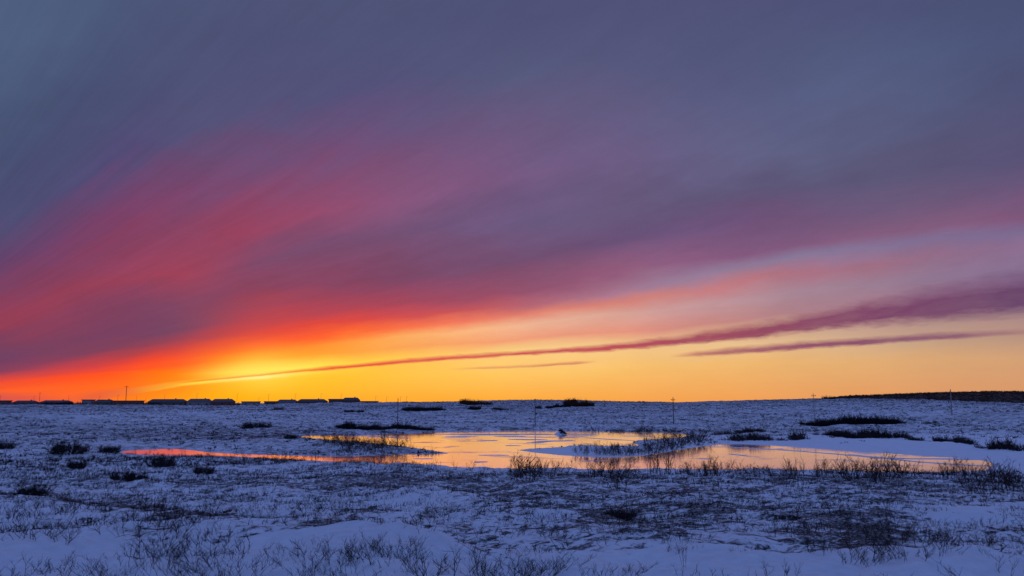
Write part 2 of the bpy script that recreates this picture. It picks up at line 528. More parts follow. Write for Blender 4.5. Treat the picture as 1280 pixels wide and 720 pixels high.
def b_ground(t):
    g = t.n('ShaderNodeNewGeometry')
    pos = g.outputs['Position']
    at = t.n('ShaderNodeAttribute', attribute_name='veg')
    v = at.outputs['Fac']
    big = t.noise(pos, .10, 4, .6)
    mid = t.noise(pos, .62, 5, .68, .4)
    fin = t.noise(pos, 4.2, 6, .76, .6)
    s = t.m('ADD', t.m('MULTIPLY', mid, .38), t.m('ADD', t.m('MULTIPLY', fin, .48), t.m('MULTIPLY', big, .14)))
    thr = t.maprange(v, 0.0, 1.0, .74, .36)
    f = t.maprange(s, thr, t.m('ADD', thr, .045), 0, 1, True)
    gap = t.noise(pos, 15, 4, .7, .5)
    f = t.m('MULTIPLY', f, t.maprange(gap, .38, .52, .5, .98, True))
    tw = t.noise(pos, 26, 3, .7)
    veg_c = t.mix(tw, (.010, .010, .016), (.045, .038, .045))
    sn = t.mix(t.noise(pos, .35, 4, .6), (.72, .76, .86), (.84, .86, .91))
    c = t.mix(f, sn, veg_c)
    crust = t.noise(pos, 9, 6, .7, .3)
    fin = t.m('ADD', fin, t.m('MULTIPLY', crust, .5))
    h = t.m('ADD', t.m('MULTIPLY', fin, .5), t.m('ADD', t.m('MULTIPLY', tw, t.m('MULTIPLY', f, .5)), t.m('MULTIPLY', mid, .6)))
    return principled(t, c, .75, bump(t, h, .9, .14), spec=.25)


def b_ice(t):
    g = t.n('ShaderNodeNewGeometry')
    x, y, z = t.sep(g.outputs['Position'])
    st = t.noise(t.comb(t.m('MULTIPLY', x, .06), t.m('MULTIPLY', y, .16), 2.0), 1.0, 7, .66, .8)
    st2 = t.noise(t.comb(t.m('MULTIPLY', x, .25), t.m('MULTIPLY', y, .9), 9.0), 1.0, 5, .6, .5)
    dust = t.maprange(t.m('ADD', t.m('MULTIPLY', st, .75), t.m('MULTIPLY', st2, .25)), .56, .62, 0, 1, True)
    c = t.mix(dust, (.98, .86, 1.0), (.60, .62, .78))
    ro = t.maprange(dust, 0, 1, .075, .30)
    ro = t.m('ADD', ro, t.m('MULTIPLY', st2, .03))
    p = principled(t, c, ro, bump(t, t.m('ADD', st2, st), .03, .02), ior=1.8, spec=.5)
    t.put(p.node.inputs['Metallic'], t.maprange(dust, 0, 1, .85, .15))
    return p


def b_twig(lo, hi):
    def f(t):
        g = t.n('ShaderNodeNewGeometry')
        oi = t.n('ShaderNodeObjectInfo')
        n = t.noise(g.outputs['Position'], 3.0, 3, .6)
        n = t.m('ADD', t.m('MULTIPLY', n, .7), t.m('MULTIPLY', oi.outputs['Random'], .3))
        return principled(t, t.mix(n, lo, hi), .85, spec=.2)
    return f


def b_noisy(a, b, scale, rough=.8):
    def f(t):
        g = t.n('ShaderNodeNewGeometry')
        n = t.noise(g.outputs['Position'], scale, 5, .6)
        return principled(t, t.mix(n, a, b), rough, bump(t, n, .3, .03), spec=.3)
    return f


M = {
    'ground': mat('snow_and_heath', b_ground),
    'ice': mat('pond_ice', b_ice),
    'drift': mat('drifted_snow', b_noisy((.66, .70, .80), (.80, .83, .90), .8)),
    'twig': mat('bare_twigs', b_twig((.014, .011, .017), (.058, .040, .045))),
    'redtwig': mat('reddish_twigs', b_twig((.03, .014, .012), (.12, .055, .04))),
    'darktwig': mat('dense_dark_twigs', b_twig((.010, .009, .014), (.035, .028, .034))),
    'wood': mat('weathered_wood', b_noisy((.05, .035, .03), (.12, .09, .075), 3)),
    'palewood': mat('pale_wood', b_noisy((.22, .19, .17), (.36, .31, .28), 3)),
    'ceramic': mat('insulator_ceramic', b_noisy((.10, .07, .06), (.16, .12, .10), 8, .3)),
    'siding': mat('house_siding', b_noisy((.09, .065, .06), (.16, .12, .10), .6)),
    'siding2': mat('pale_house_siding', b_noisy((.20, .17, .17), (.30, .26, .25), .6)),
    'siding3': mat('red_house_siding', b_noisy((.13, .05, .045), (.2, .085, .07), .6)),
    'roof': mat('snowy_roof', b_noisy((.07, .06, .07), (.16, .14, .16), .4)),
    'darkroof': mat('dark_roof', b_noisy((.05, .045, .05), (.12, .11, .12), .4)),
    'glass': mat('window_glass', lambda t: principled(t, (.02, .02, .03), .1, spec=.6)),
    'hill': mat('wooded_hill_floor', b_noisy((.03, .022, .022), (.07, .05, .045), .02)),
    'rock': mat('dark_brush', b_noisy((.02, .016, .018), (.09, .07, .065), 4)),
    'metal': mat('lamp_metal', b_noisy((.10, .10, .11), (.16, .16, .17), 2, .5)),
}


# ------------------------------------------------------------------ object helpers
def tag(o, label=None, cat=None, group=None, kind=None):
    if label: o['label'] = label
    if cat: o['category'] = cat
    if group: o['group'] = group
    if kind: o['kind'] = kind
    return o


def mesh_np(name, verts, faces_flat, nper, smooth=False):
    me = bpy.data.meshes.new(name)
    verts = np.asarray(verts, np.float32)
    faces_flat = np.asarray(faces_flat, np.int32).ravel()
    nf = len(faces_flat) // nper
    me.vertices.add(len(verts))
    me.vertices.foreach_set('co', verts.ravel())
    me.loops.add(len(faces_flat))
    me.loops.foreach_set('vertex_index', faces_flat)
    me.polygons.add(nf)
    me.polygons.foreach_set('loop_start', np.arange(0, nf * nper, nper, dtype=np.int32))
    me.polygons.foreach_set('loop_total', np.full(nf, nper, np.int32))
    if smooth:
        me.polygons.foreach_set('use_smooth', np.ones(nf, bool))
    me.update(calc_edges=True)
    return me


def link(name, me, m, parent=None, loc=None):
    me.materials.append(m)
    o = bpy.data.objects.new(name, me)
    C.objects.link(o)
    if parent: o.parent = parent
    if loc is not None: o.location = loc
    return o


def empty(name, loc, rz=0.0):
    o = bpy.data.objects.new(name, None)
    C.objects.link(o)
    o.location = loc
    o.rotation_euler = (0, 0, rz)
    return o


class MB:
    def __init__(self): self.v, self.f = [], []

    def box(self, x0, x1, y0, y1, z0, z1):
        i = len(self.v)
        self.v += [(x, y, z) for x in (x0, x1) for y in (y0, y1) for z in (z0, z1)]
        for q in ((0, 1, 3, 2), (4, 6, 7, 5), (0, 4, 5, 1), (2, 3, 7, 6), (0, 2, 6, 4), (1, 5, 7, 3)):
            self.f.append([i + k for k in q])
        return self

    def tube(self, p0, p1, r0, r1, n=8):
        p0, p1 = Vector(p0), Vector(p1)
        a = (p1 - p0).normalized()
        u = a.orthogonal().normalized()
        v = a.cross(u)
        i = len(self.v)
        for p, r in ((p0, r0), (p1, r1)):
            for k in range(n):
                t = 2 * math.pi * k / n
                self.v.append(tuple(p + u * math.cos(t) * r + v * math.sin(t) * r))
        for k in range(n):
            k2 = (k + 1) % n
            self.f.append([i + k, i + k2, i + n + k2, i + n + k])
        self.f.append([i + k for k in range(n)][::-1])
        self.f.append([i + n + k for k in range(n)])
        return self

    def poly(self, pts, faces):
        i = len(self.v)
        self.v += pts
        self.f += [[i + k for k in q] for q in faces]
        return self

    def obj(self, name, m, parent=None, loc=None):
        me = bpy.data.meshes.new(name)
        me.from_pydata(self.v, [], self.f)
        return link(name, me, m, parent, loc)


# ------------------------------------------------------------------ ground
ang = list(np.arange(-36, 36.001, .085))
out = list(np.arange(39, 322, 3.0))
angs = np.radians(np.array(ang + out))
ds = [1.5, 3.0, 4.5, 6.0]
d = 6.5
while d < 700:
    ds.append(d)
    drop = float(np.interp(d, [0, 9, 15, 25, 40, 60, 80, 98], [1.7, 1.76, 2.02, 2.9, 4.0, 5.5, 6.6, 7.2]))
    px_step = .9 if d < 60 else (.55 if d < 300 else .5)
    d += min(px_step * d * d / (FPX * drop), 6.0)
while d < 9000:
    ds.append(d)
    d *= 1.06
ds.append(12000.0)
ds = np.array(ds)
NA, ND = len(angs), len(ds)
gx = (np.sin(angs)[None, :] * ds[:, None]).ravel()
gy = (np.cos(angs)[None, :] * ds[:, None]).ravel()
gz = height(gx, gy)
gv = veg(gx, gy)
verts = np.concatenate([[[0, 0, hgt(0.01, 0.01)]], np.stack([gx, gy, gz], 1)])
idx = 1 + np.arange(NA * ND).reshape(ND, NA)
nxt = np.roll(idx, -1, axis=1)
quads = np.stack([idx[:-1], idx[1:], nxt[1:], nxt[:-1]], -1).reshape(-1, 4)
me = mesh_np('ground', verts, quads, 4, True)
attr = me.attributes.new('veg', 'FLOAT', 'POINT')
attr.data.foreach_set('value', np.concatenate([[.3], gv]).astype(np.float32))
ground = link('ground', me, M['ground'])
tag(ground, kind='structure')
print('ground', NA, ND, len(quads))

# ------------------------------------------------------------------ ice
x0, x1 = WATER[:, 0].min() - 4, WATER[:, 0].max() + 4
y0, y1 = WATER[:, 1].min() - 4, WATER[:, 1].max() + 4
nx, ny = 60, 40
xx, yy = np.meshgrid(np.linspace(x0, x1, nx), np.linspace(y0, y1, ny))
vv = np.stack([xx.ravel(), yy.ravel(), np.zeros(nx * ny)], 1)
ii = np.arange(nx * ny).reshape(ny, nx)
ice = link('pond_water', mesh_np('pond_water', vv, np.stack([ii[:-1, :-1], ii[:-1, 1:], ii[1:, 1:], ii[1:, :-1]], -1).reshape(-1, 4), 4), M['ice'])
tag(ice, kind='structure')


def drift_patch(mbx, outline, h=.05):
    """low pillow of wind-packed snow on the ice from a closed outline (world x, y)"""
    n = len(outline)
    cx, cy = sum(p[0] for p in outline) / n, sum(p[1] for p in outline) / n
    i = len(mbx.v)
    for sc, z in ((1.0, .003), (.9, h * .7), (.6, h)):
        mbx.v += [(cx + (p[0] - cx) * sc, cy + (p[1] - cy) * sc, z) for p in outline]
    mbx.v.append((cx, cy, h * 1.05))
    for a in (0, n):
        for k in range(n):
            k2 = (k + 1) % n
            mbx.f.append([i + a + k, i + a + k2, i + a + n + k2, i + a + n + k])
    for k in range(n):
        mbx.f.append([i + 2 * n + k, i + 2 * n + (k + 1) % n, i + 3 * n])


dm = MB()


def lens_px(x, y, L, T, slope=0.0, seed=0):
    r = random.Random(seed)
    pts = []
    n = 16
    ph = [r.random() * 6 for _ in range(3)]
    for k in range(n):
        a = 2 * math.pi * k / n
        q = 1 + .25 * math.sin(2 * a + ph[0]) + .18 * math.sin(3 * a + ph[1])
        ex, ey = math.cos(a) * L * q, math.sin(a) * T * q
        pts.append(on_pond(x + ex, y + ey + slope * ex))
    return pts


for k, a in enumerate([(600, 543.2, 62, .75, .002), (655, 542.9, 38, .9, -.002), (575, 545.6, 22, .5, 0), (660, 549.5, 20, .7, .01), (690, 551.5, 22, .9, -.03),
                       (672, 553, 14, .5, -.02), (610, 550.7, 16, .35, 0), (568, 547.3, 14, .4, 0), (618, 569, 16, .45, 0), (600, 577.5, 8, .7, 0),
                       (640, 557, 10, .3, .02), (716, 546.5, 14, .4, -.03), (500, 547.5, 12, .4, .03), (530, 573.5, 10, .3, 0), (925, 569, 12, .4, .1),
                       (880, 573.5, 8, .3, .05), (760, 549, 26, .35, .06), (1160, 573.5, 60, .55, .01), (476, 546.2, 14, .55, .02),
                       (640, 545.4, 24, .4, .0), (725, 543.6, 28, .45, .0), (800, 545.2, 18, .35, .0)]):
    drift_patch(dm, lens_px(a[0], a[1], a[2], a[3], a[4], k))


def ribbon_px(pts, tpx, h=.04):
    up = [on_pond(x, y - tpx * q) for x, y, q in pts]
    dn = [on_pond(x, y + tpx * q) for x, y, q in pts]
    i = len(dm.v)
    for a, b in zip(up, dn):
        m_ = ((a[0] + b[0]) / 2, (a[1] + b[1]) / 2)
        dm.v += [(a[0], a[1], .003), (m_[0], m_[1], h), (b[0], b[1], .003)]
    for k in range(len(pts) - 1):
        j = i + 3 * k
        dm.f += [[j, j + 1, j + 4, j + 3], [j + 1, j + 2, j + 5, j + 4]]


ribbon_px([(884, 558, .3), (930, 559.6, .8), (1000, 564.0, 1), (1050, 568, 1.1), (1100, 572.5, 1.1), (1150, 577.5, 1.2), (1200, 581, 1.2), (1242, 583, .8)], .6)
ribbon_px([(1060, 567.5, .2), (1090, 571, .6), (1150, 573.6, .8), (1200, 574.5, 1), (1240, 575, .8)], .45)
drifts = dm.obj('snow_on_ice', M['drift'])
for p in drifts.data.polygons: p.use_smooth = True
tag(drifts, 'thin blue streaks of wind packed snow lying across the frozen pond', 'snow', kind='stuff')


# ------------------------------------------------------------------ twigs
def twig_segments(r, h, spread, stems, levels=3, thick=.012, kids=(3, 5), droop=.0, gn=.25):
    segs = []

    def grow(p, dirv, length, rad, lev):
        n = 4 if lev == 0 else 3
        q = Vector(p)
        dv = Vector(dirv).normalized()
        pts = [q.copy()]
        for k in range(n):
            dv = (dv + Vector((r.gauss(0, gn), r.gauss(0, gn), r.gauss(0, gn * .6) + (.10 - droop)))).normalized()
            q2 = q + dv * (length / n)
            r0, r1 = rad * (1 - .75 * k / n), rad * (1 - .75 * (k + 1) / n)
            segs.append((q.copy(), q2.copy(), r0, r1))
            q = q2
            pts.append(q.copy())
        if lev < levels - 1:
            for c in range(r.randint(*kids)):
                k = r.uniform(.2, .98)
                i = min(int(k * n), n - 1)
                b = pts[i].lerp(pts[i + 1], k * n - i)
                side = Vector((r.gauss(0, 1), r.gauss(0, 1), r.gauss(0, .5))).normalized()
                grow(b, dv * .75 + side * .75 + Vector((0, 0, .2)), length * r.uniform(.35, .6), rad * .6, lev + 1)

    for s in range(stems):
        a = r.random() * 2 * math.pi
        rr_ = math.sqrt(r.random()) * spread * .55
        lean = r.uniform(.1, 1.0) * spread / max(h, .01) * .75
        L = h * r.uniform(.6, 1.08)
        grow((math.cos(a) * rr_, math.sin(a) * rr_, -.04 * h), (math.cos(a) * lean, math.sin(a) * lean, 1), L, thick * r.uniform(.7, 1.2), 0)
    return segs


def segs_arrays(segs):
    n = len(segs)
    P0 = np.array([s[0][:] for s in segs]); P1 = np.array([s[1][:] for s in segs])
    r0 = np.array([s[2] for s in segs]); r1 = np.array([s[3] for s in segs])
    a = P1 - P0
    a /= np.linalg.norm(a, axis=1)[:, None] + 1e-9
    ref = np.where(np.abs(a[:, 2:3]) > .9, np.array([[1., 0, 0]]), np.array([[0., 0, 1]]))
    u = np.cross(a, ref); u /= np.linalg.norm(u, axis=1)[:, None] + 1e-9
    v = np.cross(a, u)
    V = np.empty((n, 6, 3))
    for k in range(3):
        t = 2 * math.pi * k / 3
        o = u * math.cos(t) + v * math.sin(t)
        V[:, k] = P0 + o * r0[:, None]
        V[:, 3 + k] = P1 + o * r1[:, None]
    F = np.array([[0, 1, 4, 3], [1, 2, 5, 4], [2, 0, 3, 5]])
    faces = (np.arange(n)[:, None, None] * 6 + F[None]).reshape(-1, 4)
    return V.reshape(-1, 3), faces


def shrub_mesh(name, seed, **kw):
    V, F = segs_arrays(twig_segments(random.Random(seed), **kw))
    return mesh_np(name, V, F, 4)


def merged(name, protos, xs, ys, scales, squash=None):
    """one mesh from many small copies of twig arrays standing on the ground"""
    Vs, Fs, off = [], [], 0
    zs = height(np.asarray(xs, float), np.asarray(ys, float))
    for k, (x, y, z, s) in enumerate(zip(xs, ys, zs, scales)):
        V, F = protos[k % len(protos)]
        a = rng.random() * 6.283
        c, s_ = math.cos(a), math.sin(a)
        sz = s * (squash if squash else 1) * (0.8 + .4 * rng.random())
        W = np.empty_like(V)
        W[:, 0] = (V[:, 0] * c - V[:, 1] * s_) * s + x
        W[:, 1] = (V[:, 0] * s_ + V[:, 1] * c) * s + y
        W[:, 2] = V[:, 2] * sz + z - .01
        Vs.append(W); Fs.append(F + off); off += len(V)
    return mesh_np(name, np.concatenate(Vs), np.concatenate(Fs), 4)


def arr(seed, **kw):
    return segs_arrays(twig_segments(random.Random(seed), **kw))


# ------------------------------------------------------------------ stuff: low heath
def scatter(n, dmin, dmax, power, vmin):
    xs, ys = [], []
    got = 0
    while got < n:
        k = n * 3
        a = np.radians(rng.uniform(-33, 33, k))
        u = rng.random(k)
        dd = (dmin ** power + u * (dmax ** power - dmin ** power)) ** (1 / power)
        x, y = np.sin(a) * dd, np.cos(a) * dd
        v = veg(x, y) + .42 * fbm(x, y, 2.5 if dmax < 60 else 7, 3, 4.4) + .2 * fbm(x, y, 20, 2, 2.2)
        s = np.full(k, 20.0)
        mm = (dd > 75) & (dd < 300)
        if mm.any(): s[mm] = sd_poly(x[mm], y[mm], WATER)
        ok = (s > .6) & (v > vmin + rng.random(k) * .25)
        xs.append(x[ok]); ys.append(y[ok]); got += int(ok.sum())
    return np.concatenate(xs)[:n], np.concatenate(ys)[:n]


tuft_near = [arr(100 + k, h=.12, spread=.26, stems=4, levels=2, thick=.0032, kids=(2, 4)) for k in range(8)]
tuft_mid = [arr(120 + k, h=.26, spread=.34, stems=4, levels=2, thick=.013, kids=(2, 3)) for k in range(8)]
tuft_far = [arr(140 + k, h=.55, spread=.8, stems=5, levels=1, thick=.075) for k in range(6)]
xs, ys = scatter(5600, 7.5, 42, 1.7, .35)
o = link('dwarf_heath', merged('dwarf_heath', tuft_near, xs, ys, (.4 + 1.7 * rng.random(len(xs)) ** 2.2) * np.interp(np.hypot(xs, ys), [8, 16], [.6, 1.0])), M['twig'])
tag(o, 'fine low heath twigs poking through the snow on the slope close by', 'heath', kind='stuff')
xs, ys = scatter(12000, 18, 135, 1.5, .44)
o = link('heath_cover', merged('heath_cover', tuft_mid, xs, ys, rng.uniform(.5, 1.5, len(xs)) * np.interp(np.hypot(xs, ys), [20, 45, 90, 130], [.38, .6, 1.0, 1.3])), M['twig'])
tag(o, 'dark low heath cover breaking the snow between slope and pond', 'heath', kind='stuff')
xs, ys = scatter(30000, 110, 620, 1.4, .42)
o = link('tundra_scrub', merged('tundra_scrub', tuft_far, xs, ys, rng.uniform(.3, 1.0, len(xs)) ** 1.5 * 1.15, squash=.85), M['darktwig'])
tag(o, 'speckled scrub over the snowy rise beyond the frozen pond', 'scrub', kind='stuff')


# ------------------------------------------------------------------ shrubs as things
low_protos = [shrub_mesh('low_shrub', 200 + k, h=.42, spread=(.55, .8, 1.0)[k % 3], stems=5 + k // 2, levels=3, thick=.0055, kids=(3, 6), gn=.18) for k in range(6)]
mid_protos = [shrub_mesh('willow_shrub', 230 + k, h=1.0, spread=1.1, stems=8 + k // 2, levels=3, thick=.018, kids=(3, 6), gn=.15) for k in range(6)]
wisp_protos = [shrub_mesh('wispy_shrub', 260 + k, h=1.0, spread=.55, stems=4, levels=3, thick=.02, kids=(2, 4), gn=.16) for k in range(4)]
dense_protos = [shrub_mesh('dense_bush', 280 + k, h=1.0, spread=2.2, stems=110, levels=3, thick=.035, kids=(3, 5), gn=.35) for k in range(3)]
for lst, mm_ in ((low_protos, 'twig'), (mid_protos, 'twig'), (wisp_protos, 'redtwig'), (dense_protos, 'darktwig')):
    for me in lst: me.materials.append(M[mm_])


def place(name, me, px, py, hpx, label, group=None, wide=1.0, cat='shrub', proto_h=1.0):
    p = spot(px, py)
    if p is None: return None
    dist = math.hypot(*p)
    h = hpx / FPX * dist
    o = bpy.data.objects.new(name, me)
    C.objects.link(o)
    o.location = (p[0], p[1], hgt(*p) - .02)
    s = h / proto_h
    o.scale = (s * wide, s * wide, s)
    o.rotation_euler = (0, 0, rng.random() * 6.283)
    return tag(o, label, cat, group)


rr_ = random.Random(11)


def zone(name, protos, pts, hr, label, group, wide=(.9, 1.4), ph=1.0):
    for k, (px, py) in enumerate(pts):
        place(name, protos[rr_.randrange(len(protos))], px, py, rr_.uniform(*hr), label, group, rr_.uniform(*wide), proto_h=ph)


# near shore, standing up against the bright ice
def shore_y(px):
    return float(np.interp(px, [150, 300, 440, 560, 700, 900, 1100, 1240], [571, 576, 582, 587, 591, 592.5, 594, 592]))


zone('willow_shrub', mid_protos, [(650, 597), (658, 594), (668, 596), (678, 595), (690, 596), (664, 602)], (16, 24),
     'bare twiggy willow on the near shore before the bright middle of the pond', 'willows on the near shore at mid pond')
zone('willow_shrub', mid_protos, [(755, 598), (768, 597), (790, 600), (778, 607), (740, 596)], (14, 22),
     'bare willow shrub near the shore just left of the tallest shoreline shrub', 'willows left of the tallest shoreline shrub')
place('willow_shrub', mid_protos[2], 826, 595, 34, 'tallest bare shoreline willow, reaching up in front of the shrubby snow spit', wide=.7, cat='shrub')
place('willow_shrub', mid_protos[3], 815, 592, 24, 'slim forked willow touching the tallest shoreline shrub', wide=.6)
place('willow_shrub', mid_protos[1], 777, 613, 30, 'dark upright willow standing alone below the shoreline row', wide=.6)
zone('willow_shrub', mid_protos, [(862, 594), (872, 596), (884, 595), (893, 597), (905, 595), (898, 593)], (12, 22),
     'dark bushy willow on the near shore right of the tallest shoreline shrub', 'willows right of the tallest shoreline shrub')
zone('willow_shrub', mid_protos, [(945, 597), (958, 596), (972, 598), (985, 600), (1012, 597), (1024, 599), (1036, 596), (1048, 598), (995, 596)], (10, 20),
     'thin bare willow on the near shore beside the right half of the pond', 'willows beside the right half of the pond')
zone('willow_shrub', mid_protos, [(1058, 597), (1070, 600), (1082, 598), (1092, 596), (1100, 599), (1112, 597), (1126, 598), (1138, 599), (1088, 606), (1104, 608)], (16, 28),
     'dense bare willow in the thickest row under the snow tracks on the ice', 'willows under the snow tracks on the ice')
zone('willow_shrub', mid_protos, [(1180, 598), (1194, 600), (1206, 598), (1216, 601), (1230, 600), (1212, 612), (1226, 616), (1240, 606)], (14, 26),
     'bare willow by the right tip of the frozen pond', 'willows by the right tip of the pond')
zone('willow_shrub', mid_protos, [(1260, 604), (1270, 610), (1278, 606), (1262, 616), (1250, 612)], (14, 24),
     'bare willow at the snowy right edge past the end of the ice', 'willows past the right end of the ice')
zone('wispy_shrub', wisp_protos, [(586, 590), (604, 592), (566, 589), (548, 588), (722, 592), (630, 592), (708, 594), (845, 592), (924, 594)], (8, 16),
     'sparse wispy shrub sticking up thinly along the near ice edge', 'wispy shrubs along the near ice edge', ph=1.0)
zone('wispy_shrub', wisp_protos, [(170, 570), (186, 569), (232, 573), (262, 574), (300, 576), (330, 577), (352, 577), (395, 579), (418, 581), (440, 582), (470, 583), (505, 585), (520, 586)], (7, 13),
     'small bare shrub beside the narrow red arm of the pond', 'small shrubs beside the red arm of the pond', wide=(.8, 1.4))

# snow spits and islands in the pond
zone('willow_shrub', mid_protos, [(412, 552), (418, 556), (424, 554), (440, 564), (472, 560), (484, 559), (434, 553), (446, 556), (456, 555), (468, 558), (414, 560), (430, 562), (444, 563), (462, 564), (476, 561), (488, 562), (500, 563), (452, 560), (438, 558)],
     (8, 13), 'dark willow on the snowy left spit between the two ice arms', 'willows on the left spit')
place('willow_shrub', mid_protos[4], 493, 558, 20, 'tallest dark willow on the left spit', wide=1.0)
zone('wispy_shrub', wisp_protos, [(506, 562), (518, 564), (530, 565), (540, 566), (515, 561), (400, 551), (385, 549)], (5, 9),
     'tiny bare shrub near the pointed tip or root of the left spit', 'tiny shrubs at the ends of the left spit')
zone('willow_shrub', mid_protos, [(735, 566), (745, 568), (755, 567), (764, 569), (775, 567), (786, 569), (796, 566), (806, 567), (815, 564), (826, 562), (836, 561), (760, 564), (790, 563), (845, 560), (728, 564), (722, 566), (750, 569), (770, 564), (782, 565), (800, 569), (810, 562), (820, 566), (832, 558), (812, 558), (842, 563), (780, 569.5), (740, 562)],
     (7, 11), 'short dark willow on the long snow tongue inside the pond', 'willows on the snow tongue')
zone('willow_shrub', mid_protos, [(826, 554), (838, 553), (850, 554), (860, 553), (872, 552), (855, 550), (868, 556), (880, 554), (845, 556), (832, 556), (840, 551), (856, 557), (875, 550), (864, 549)], (8, 13),
     'thick dark willow where the two snow spits meet', 'willows where the snow spits meet', wide=(1.1, 1.6))
zone('willow_shrub', mid_protos, [(740, 541.5), (768, 542.3), (775, 542.8), (745, 541), (800, 541), (812, 541)], (6, 9),
     'small dark willow along the far edge of the ice right of the brushy mound', 'willows on the far ice edge right of the mound')

zone('willow_shrub', mid_protos, [(425, 556), (448, 559), (466, 561), (490, 561), (480, 563), (436, 560), (457, 563), (474, 564), (415, 554)], (8, 12),
     'wide spreading dark willow low on the left spit', 'wide willows low on the left spit', wide=(1.4, 2.0))
zone('willow_shrub', mid_protos, [(752, 569), (768, 570), (784, 569), (798, 568), (812, 566), (824, 564), (838, 562), (848, 559), (866, 555), (876, 555), (730, 569)], (8, 12),
     'taller dark willow fringing the near side of the snow tongue', 'willows fringing the snow tongue', wide=(1.3, 1.9))

# solitary bushes
BUSH = [
    ('dense_bush', 84, 567, 13, 1.15, 'broad dark bush on the left snowfield, biggest left of the red pond arm'),
    ('dense_bush', 137, 566, 9, 1.0, 'rough dark bush just left of where the red pond arm begins'),
    ('dense_bush', 203, 583, 13, .95, 'dark rounded bush just under the left tip of the red pond arm'),
    ('dense_bush', 254, 593, 9, 1.0, 'small dark bush below and right of the rounded bush by the red ice'),
    ('dense_bush', 95, 586, 10, .8, 'spiky small bush on the left snowfield under the broad dark bush'),
    ('dense_bush', 3, 562, 9, 1.0, 'dark bush cut by the left edge of the view at pond level'),
    ('dense_bush', 318, 535, 7, 1.9, 'lone low dark bush on the slope below the row of houses'),
    ('dense_bush', 348, 512.5, 2.6, 2.0, 'tiny flat bush near the crest under the houses'),
    ('dense_bush', 437, 515.5, 3.5, 1.4, 'small bush on the rise between the houses and the long dark thicket'),
    ('dense_bush', 451, 515.5, 2.8, 1.2, 'smaller bush just right of the small bush on the rise'),
    ('dense_bush', 363, 548, 6, 1.0, 'dark bush at the left end of the upper pond arm'),
    ('dense_bush', 155, 601, 10, 1.1, 'low dark brush lump on the snow above the dark bank line'),
    ('dense_bush', 172, 602, 9, 1.0, 'second brush lump touching the low lump above the dark bank line'),
    ('dense_bush', 40, 623, 14, .9, 'dark bush at the left end of the snowy bank crest'),
    ('dense_bush', 983, 652, 12, 1.1, 'dark rounded shrub on the open snow right of centre'),
    ('dense_bush', 860, 652, 9, 1.3, 'low dark shrub left of the rounded shrub right of centre'),
    ('dense_bush', 772, 650, 14, 1.1, 'dark tangled shrub in the middle of the lower slope'),
]
for k, (nm, px, py, hp, wd, lb) in enumerate(BUSH):
    place(nm, dense_protos[k % 3], px, py, hp * .85, lb, None, wd * 1.0, cat='bush', proto_h=.95)

# close-up low shrubs
def jitter(cx, cy, rx, ry, n, seed):
    r = random.Random(seed)
    pts = []
    for _ in range(n):
        a, q = r.random() * 6.283, math.sqrt(r.random())
        pts.append((cx + rx * q * math.cos(a), min(735, cy + ry * q * math.sin(a))))
    return pts


LOW = [
    (40, 652, 50, 14, 12, (16, 26), 'low bare shrub on the snowy bank crest at the far left', 'low shrubs on the left bank crest'),
    (90, 672, 50, 10, 5, (18, 30), 'reddish low shrub on pale snow below the left bank crest', 'low shrubs below the left bank crest'),
    (190, 640, 80, 9, 14, (12, 20), 'low dark shrub in the hollow behind the left snow bank', 'low shrubs in the hollow behind the left bank'),
    (200, 685, 60, 16, 14, (22, 36), 'tangled bare shrub in the wide thicket at lower left', 'shrubs of the lower left thicket'),
    (275, 712, 60, 14, 12, (26, 42), 'bare shrub at the bottom edge left of the pale snow hump', 'shrubs at the bottom edge at left'),
    (90, 722, 90, 8, 8, (24, 40), 'isolated low twigs at the bottom left corner of the snow', 'twigs at the bottom left corner'),
    (290, 628, 60, 8, 7, (10, 16), 'fine pale-tipped shrub above the smooth blue snow hollow', 'fine shrubs above the blue snow hollow'),
    (430, 640, 50, 8, 8, (16, 26), 'rounded bare shrub below the dark bank line left of centre', 'rounded shrubs below the dark bank line'),
    (400, 688, 60, 6, 8, (16, 32), 'reddish shrub along the crest of the pale snow hump', 'shrubs on the crest of the pale snow hump'),
    (490, 693, 45, 6, 9, (20, 34), 'upright shrub tuft between the pale hump and the bottom centre', 'upright tufts right of the pale hump'),
    (430, 712, 70, 10, 10, (22, 34), 'bare shrub at the bottom edge below the pale snow hump', 'shrubs below the pale snow hump'),
    (620, 722, 75, 8, 13, (28, 46), 'bare branching shrub at the bottom edge near the centre', 'shrubs at the bottom edge near centre'),
    (585, 655, 50, 10, 7, (12, 22), 'low shrub scattered above the smooth snow strip at centre', 'low shrubs above the central snow strip'),
    (670, 675, 65, 5, 9, (14, 22), 'low shrub in the row along the upper edge of the central snow strip', 'row along the central snow strip'),
    (810, 672, 60, 8, 10, (14, 24), 'spiky shrub on the slope left of the dark-ended row', 'spiky shrubs on the lower slope'),
    (900, 684, 55, 5, 10, (12, 20), 'low shrub in the row on the lip of the right snow bank', 'row on the lip of the right snow bank'),
    (720, 722, 50, 7, 6, (22, 34), 'flat twiggy shrub at the bottom edge right of centre', 'flat shrubs at the bottom right of centre'),
    (1060, 672, 70, 13, 15, (16, 26), 'tangled low shrub in the broad patch above the right snow bank', 'tangled patch above the right snow bank'),
    (1130, 694, 65, 9, 12, (22, 34), 'bare branching shrub hanging over the edge of the right snow bank', 'shrubs over the edge of the right snow bank'),
    (1250, 688, 45, 12, 9, (16, 26), 'low shrub in the patch against the right edge of the view', 'patch at the right edge'),
    (1010, 640, 90, 10, 8, (10, 18), 'small scattered shrub on the streaky snow slope at right', 'small shrubs on the streaky slope at right'),
]
